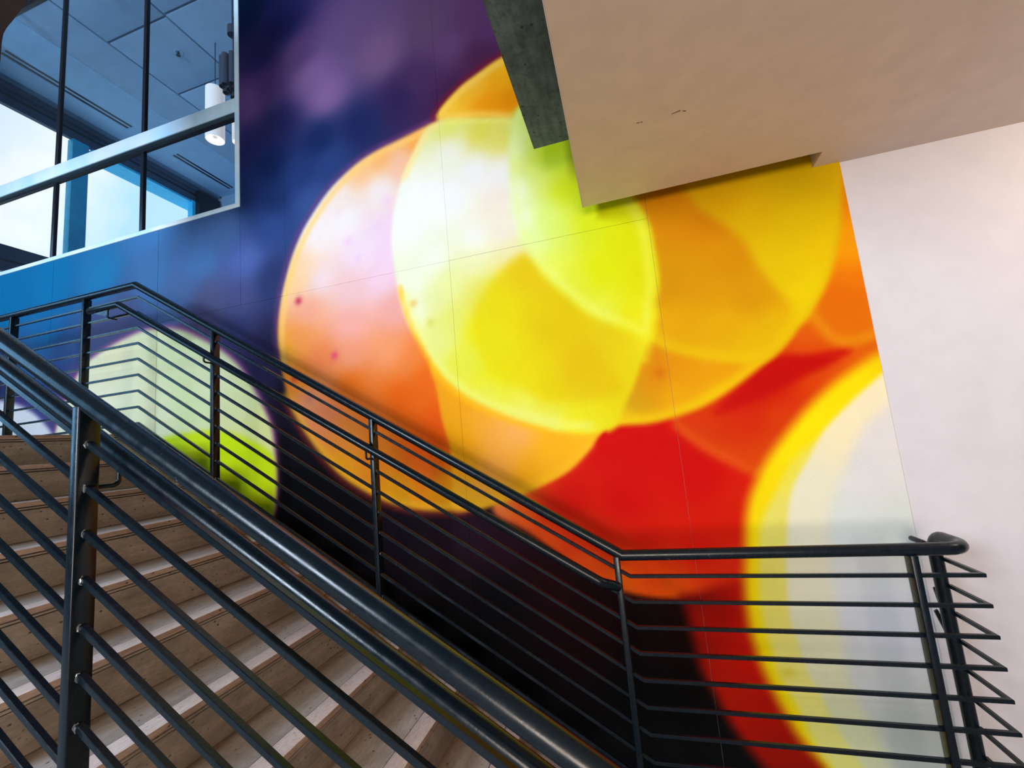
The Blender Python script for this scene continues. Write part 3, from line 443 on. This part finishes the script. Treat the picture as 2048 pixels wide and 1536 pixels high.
# smooth band towards the facade, cut by the double air slot
box('ceiling_band', (-7.008, RB, ZC), (-6.405, RE, ZC+.02), M_ROOMB, rc)
box('ceiling_band', (-7.5, RB, ZC), (-7.152, RE, ZC+.02), M_ROOMB, rc)
box('ceiling_band', (-7.152, 4.42, ZC), (-7.008, 5.1, ZC+.02), M_ROOMB, rc)
for k, (ya, yb) in enumerate(((2.98, 4.42), (5.1, 6.2))):
    d = thing('air_diffuser', ['twin black slot air diffuser in the upper ceiling, at far left', 'twin black slot air diffuser seen through the lower right pane'][k], 'air vent', 'slot diffusers in the upper ceiling')
    box('diffuser_body', (-7.150, ya, ZC+.004), (-7.010, yb-.005, ZC+.021), M_ROOMB, d)
    for xx in (-7.137, -7.060): box('air_slot', (xx, ya+.01, ZC-.001), (xx+.036, yb-.015, ZC+.0035), M_DARKW, d)
box('ceiling_band', (-7.152, RB, ZC), (-7.008, 2.975, ZC+.02), M_ROOMB, rc); box('ceiling_band', (-7.152, 6.205, ZC), (-7.008, RE, ZC+.02), M_ROOMB, rc)
struct(box('floor_upper', (XF-.2, RB, 1.9), (.4, RE, 2.0), M_FLOOR)); struct(box('wall_upper_right', (.4, RB, 2.0), (.6, RE, ZC+.06), M_ROOM))
struct(box('wall_upper_end', (XF-.4, 6.35, 2.0), (.4, 6.5, ZC), M_ROOM))
# facade on the left: header, columns, mid rail
fac = struct(bpy.data.objects.new('wall_upper_left', None), 'glazed facade of the upper room with blue columns'); COL.objects.link(fac)
box('header_panel', (XF-.06, RB, 5.10), (XF, 6.3, ZC+.02), M_NAVY, fac); box('header_panel', (XF-.02, RB, 5.32), (XF+.05, 6.3, ZC-.002), M_NAVY, fac)
box('header_gap', (XF+.001, RB, 5.225), (XF+.006, 6.3, 5.255), M_DARKW, fac)
box('header_reveal', (XF-.34, 4.24, 5.062), (XF, 6.3, 5.099), M_BLUEF, fac)
box('header_trim', (XF+.0, RB, 5.40), (XF+.10, 6.3, ZC-.001), M_JOINT, fac)
box('facade_mid_rail', (XF-.06, RB, 2.76), (XF, 6.3, 3.12), M_NAVY, fac); box('mid_rail_gap', (XF+.001, RB, 2.90), (XF+.005, 6.3, 2.93), M_DARKW, fac)
for ya, yb in ((3.98, 4.18), (5.80, 6.28)):
    box('facade_column', (XF-.10, ya, 2.0), (XF+.02, yb, 5.10), M_BLUEF, fac, .004)
box('facade_column_return', (XF-.34, 4.185, 2.0), (XF-.12, 4.24, 5.06), M_BLUEF, fac)
box('end_wall_dark', (XF+.02, 5.86, 4.2), (XF+.10, 6.30, 5.32), M_DARKW, fac)
# lamps hanging in the upper room
M_TUBE, _, _ = mat('dark_lamp_metal', (.10, .10, .13), .4, .3)
M_LAMP, t, b = mat('lit_lamp_shade', (.9, .85, .8), .5); b.inputs['Emission Color'].default_value = (1, .93, .90, 1); b.inputs['Emission Strength'].default_value = .45
def tube(name, x, y, z0, z1, r, m, parent=None, n=20, th=.004):
    v = []; f = []
    for rr in (r, r-th):
        for z in (z0, z1):
            for i in range(n): v.append((x+rr*math.cos(2*math.pi*i/n), y+rr*math.sin(2*math.pi*i/n), z))
    for i in range(n):
        j = (i+1) % n; f += [(i, j, n+j, n+i), (2*n+j, 2*n+i, 3*n+i, 3*n+j), (j, i, 2*n+i, 2*n+j), (n+i, n+j, 3*n+j, 3*n+i)]
    o = mk(name, v, f, m, parent, True); o.data.set_sharp_from_angle(angle=math.radians(50)); return o
p1 = thing('pendant_lamp', 'dark pendant lamp made of a cluster of metal tubes, right edge of the upper window', 'pendant lamp')
for k in range(9):
    a = k*2*math.pi/8; r = 0 if k == 8 else .105
    tube('lamp_tube', -4.10+r*math.cos(a), 3.62+r*math.sin(a), 4.42+.012*(k % 3), 4.82+.02*(k % 2), .040, M_TUBE, p1)
sweep('lamp_rod', [(-4.10, 3.62, 4.80), (-4.10, 3.62, ZC)], circ(.008, 8), M_TUBE, p1)
p2 = thing('pendant_lamp', 'dark round pendant lamp cut off by the window frame, above the tube cluster', 'pendant lamp')
tube('lamp_tube', -3.86, 3.40, 4.87, 4.975, .052, M_TUBE, p2); sweep('lamp_rod', [(-3.86, 3.40, 4.96), (-3.86, 3.40, ZC)], circ(.008, 8), M_TUBE, p2)
p3 = thing('pendant_lamp', 'white lit cylinder pendant lamp behind the pale transom', 'pendant lamp')
for nm, x, y, r, z0, z1 in (('lamp_shade', -4.60, 3.8, .105, 4.06, 4.76), ('lamp_shade', -4.56, 4.10, .075, 4.22, 4.86)):
    s = tube(nm, x, y, z0, z1, r, M_LAMP, p3, 28)
    bm = bmesh.new(); bmesh.ops.create_uvsphere(bm, u_segments=12, v_segments=8, radius=.035, matrix=Matrix.Translation((x, y, z0+.06+G))); me = bpy.data.meshes.new('bulb'); bm.to_mesh(me); bm.free()
    me.materials.append(M_LAMP); o = bpy.data.objects.new('bulb', me); COL.objects.link(o); o.parent = s
    sweep('lamp_rod', [(x, y, z1), (x, y, ZC)], circ(.006, 8), M_TUBE, p3)
spk = thing('sprinkler_head', 'small fire sprinkler in the blue grey upper ceiling', 'sprinkler')
tube('sprinkler_ring', -5.14, 3.73, ZC-.006, ZC, .05, M_ROOMB, spk, 24, .02)
sweep('sprinkler_stem', [(-5.14, 3.73, ZC), (-5.14, 3.73, ZC-.05)], circ(.012, 10), M_DARKW, spk); tube('deflector', -5.14, 3.73, ZC-.055, ZC-.05, .026, M_DARKW, spk, 16, .018)

# dark rounded corner hanging in front, top left
bk = thing('bulkhead', 'dark rounded bulkhead corner overlapping the window at the top left corner', 'bulkhead')
prism('bulkhead_body', bl, 'y', 1.0, 1.2, M_BULK, bk)

# ------------------------------------------------------------------ stairs
T, RZ = .2794, .16904
XN = [-3.1391+T*j for j in range(11)]; ZN = [.2587-RZ*j for j in range(11)]
Y0, Y1 = .700, 2.125
stairs = thing('staircase', 'flight of brown and grey stone steps with pale nosings between two black railings', 'stairs')
SW = Y1-Y0
def step(j):
    x, z = XN[j], ZN[j]; L = .014; xr = x-.006                         # riser face, lip
    xb = (XN[j-1]-.006) if j else -6.8
    s = bpy.data.objects.new('step', None); COL.objects.link(s); s.parent = stairs
    zb = z-RZ if j < 10 else -G
    rz0 = zb+.001
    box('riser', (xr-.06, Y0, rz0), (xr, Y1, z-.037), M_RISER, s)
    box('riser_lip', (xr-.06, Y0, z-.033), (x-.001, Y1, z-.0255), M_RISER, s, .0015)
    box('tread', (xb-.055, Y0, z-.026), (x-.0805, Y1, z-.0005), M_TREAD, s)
    o = box('nosing', (x-.0765, Y0, z-.021), (x, Y1, z), M_NOSE, s, .0015)
    me = o.data; me.materials.append(M_LIP)
    for p in me.polygons:
        if p.normal.x > .6: p.material_index = 1
for j in range(11): step(j)
body = []
for j in range(11): body += [(XN[j]-.064, ZN[j]-.03), (XN[j]-.064, ZN[j]-RZ-.03 if j < 10 else -G)]
body = [(-6.8, ZN[0]-.03)]+body+[(XN[10]-.7, -G), (-3.6, -.02), (-6.8, -.02)]
prism('stair_body', body, 'y', Y0+.012, Y1-.012, M_CONC, stairs)

# ------------------------------------------------------------------ railings
RR = .0238
def post(x, y, zt, zb, rail):
    return box('post', (x-.0135, y-.024, zb), (x+.0135, y+.024, zt), M_RAIL, rail, .004)
def rail_z(x, c, zt, zb_): return min(zt, max(zb_, -.605*x+c))
SL = .605
far = thing('stair_railing', 'black metal stair railing on the far side of the steps, in front of the mural', 'railing')
YF = 2.069
# top rail: level, down the flight, level, round the corner and down into the round end post
path = fillet([(-6.6, YF, 1.307), (-3.220, YF, 1.307), (-.118, YF, -.566), (1.168, YF, -.560), (1.168, 2.292, -.560), (1.168, 2.292, -1.0)], [0.0, 0.0, .075, .07])
sweep('top_rail', path, circ(RR, 24), M_RAIL, far)
sweep('end_post', [(1.168, 2.292, -.80), (1.168, 2.292, -G)], circ(RR, 20), M_RAIL, far)
tops = [(-5.55, 1.30), (-4.52, 1.30), (-3.71, 1.30), (-2.505, .87), (-1.378, .19), (-.143, -.56), (.975, -.56)]
def nose_z(x):
    if x <= XN[0]: return ZN[0]
    if x > XN[10]: return -G
    for j in range(10, -1, -1):
        if x > XN[j]+.0: return ZN[min(j+1, 10)] if j < 10 else -G
    return ZN[0]
for x, zt in tops: post(x, YF, rail_z(x, -.64, 1.3, -.566)-.012, nose_z(x)-.002, far)
H = .0075
def bars(rail, Y, n, kt, kb, zt0, zb0, pt, pb, xs, xl, xr_, ret=None):
    """bars cut into bays between the posts; kt/kb: x of the bends"""
    for k in range(n):
        zt, zb = zt0-pt*k, zb0-pb*k; xa, xb = kt+.004*k, kb+.0015*k
        poly = [(xl, zt), (xa, zt), (xb, zb), (xr_, zb)]
        def zat(x):
            if x <= xa: return zt
            if x >= xb: return zb
            return zt+(zb-zt)*(x-xa)/(xb-xa)
        cuts = [xl]+xs+[xr_]
        for i in range(len(cuts)-1):
            a = cuts[i]+(.0125 if i else 0); b_ = cuts[i+1]-(.0125 if i < len(cuts)-2 else 0)
            pts = [(a, zat(a))]+[(x, z) for x, z in ((xa, zt), (xb, zb)) if a < x < b_]+[(b_, zat(b_))]
            P3 = [(x, Y, z) for x, z in pts]
            if ret and i == len(cuts)-2: P3 = P3[:-1]+[(ret[0], Y, zb), (ret[0], ret[1], zb)]
            sweep('rail_bar', P3, sq(H), M_RAIL, rail)
bars(far, YF, 9, -3.197, -.092, 1.216, -.657, .1105, .1087, [x for x, _ in tops], -6.6, 1.185, (1.185, 2.275))
HF = 1.994
hp = fillet([(-3.545, HF, 1.150), (-3.262, HF, 1.150), (-.215, HF, -.660), (-.150, YF-.02, -.695)], [0.0, .05])
sweep('handrail', hp, circ(.0212, 22), M_RAIL, far, cap='round')
def bracket(x, yp, yh, zh, rail, drop=.085):
    s = 1 if yh > yp else -1
    sweep('handrail_bracket', fillet([(x, yp+s*.02, zh-drop), (x, yh, zh-drop), (x, yh, zh-.015)], .014, 5), circ(.0058, 10), M_RAIL, rail)
for x in (-2.505, -1.378): bracket(x, YF, HF, -SL*x-.783, far)
bracket(-3.365, YF, HF, 1.150, far, .075)
prism('end_bracket_plate', [(-3.50, 1.125), (-3.36, 1.130), (-3.375, 1.085), (-3.42, 1.10)], 'y', HF-.004, HF+.004, M_RAIL, far)
# small dark fixings on the white wall behind the end posts
for q in ([(1.188, -.815), (1.204, -.808), (1.219, -.93), (1.203, -.93)], [(1.174, -.913), (1.187, -.905), (1.222, -1.02), (1.206, -1.03)]):
    prism('wall_strap', q, 'y', 2.395, 2.403, M_RAIL, far)
sweep('wall_pin', [(1.19, 2.40, -.625), (1.19, 2.499, -.625)], circ(.012, 12), M_RAIL, far, cap='round')

near = thing('stair_railing', 'black metal stair railing on the near side of the steps, large in the foreground', 'railing')
YN = .7415
sweep('top_rail', fillet([(-6.6, YN, 1.344), (-3.220, YN, 1.344), (.12, YN, -.6766), (2.2, YN, -.6766)], [0., 0.]), circ(RR, 32), M_RAIL, near)
nposts = [-5.3, -3.72, -2.47, -1.3126, -.05, 1.1]
for x in nposts: post(x, YN, rail_z(x, -.604, 1.34, -.6766)-.012, nose_z(x)-.002, near)
bars(near, YN, 9, -3.22, .14, 1.245, -.788, .1087, .1087, nposts, -6.6, 2.2)
HN = .815
sweep('handrail', fillet([(-3.6, HN, 1.227), (-3.25, HN, 1.227), (.10, HN, -.7995), (.3, HN, -.7995)], [0., .0]), circ(.0212, 28), M_RAIL, near, cap='round')
for x in (-2.47, -1.3126): bracket(x, YN, HN, -SL*x-.739, near, .080)
def weld(x, y, z, r, rail):
    bm = bmesh.new(); bmesh.ops.create_icosphere(bm, subdivisions=2, radius=1)
    for v in bm.verts:
        d = 1+random.uniform(-.25, .25); v.co = Vector((v.co.x*r*.35*d+x, v.co.y*r*.9*d+y, v.co.z*r*1.35*d+z+G))
    me = bpy.data.meshes.new('weld_bead'); bm.to_mesh(me); bm.free(); me.materials.append(M_WELD)
    o = bpy.data.objects.new('weld_bead', me); COL.objects.link(o); o.parent = rail
for k in range(9):
    zt, zb = 1.245-.1087*k, -.788-.1087*k; xa, xb = -3.22+.004*k, .14+.0015*k
    weld(-1.2995, YN-.005, zt+(zb-zt)*(-1.2995-xa)/(xb-xa)-.001, .0078, near)
for xx in (-2.492, -1.365):
    for k in range(9):
        zt, zb = 1.216-.1105*k, -.657-.1087*k; xa, xb = -3.197+.004*k, -.092+.0015*k
        weld(xx, YF-.006, zt+(zb-zt)*(xx-xa)/(xb-xa), .006, far)
# warm ceiling lamp that washes the white wall (just outside the frame)
M_DOWN, t, b = mat('downlight_lens', (1, .9, .8), .4); b.inputs['Emission Color'].default_value = (1, .82, .66, 1); b.inputs['Emission Strength'].default_value = 6
dl = thing('ceiling_downlight', 'round warm ceiling downlight in the beige soffit close to the white wall', 'ceiling light')
tube('light_ring', 2.75, 1.85, ZS-.02, ZS-.0005, .11, M_WHITE, dl, 32, .02)
mk('light_lens', [(2.75+.089*math.cos(i*math.pi/12), 1.85+.089*math.sin(i*math.pi/12), ZS-.004) for i in range(24)], [tuple(range(23, -1, -1))], M_DOWN, dl)
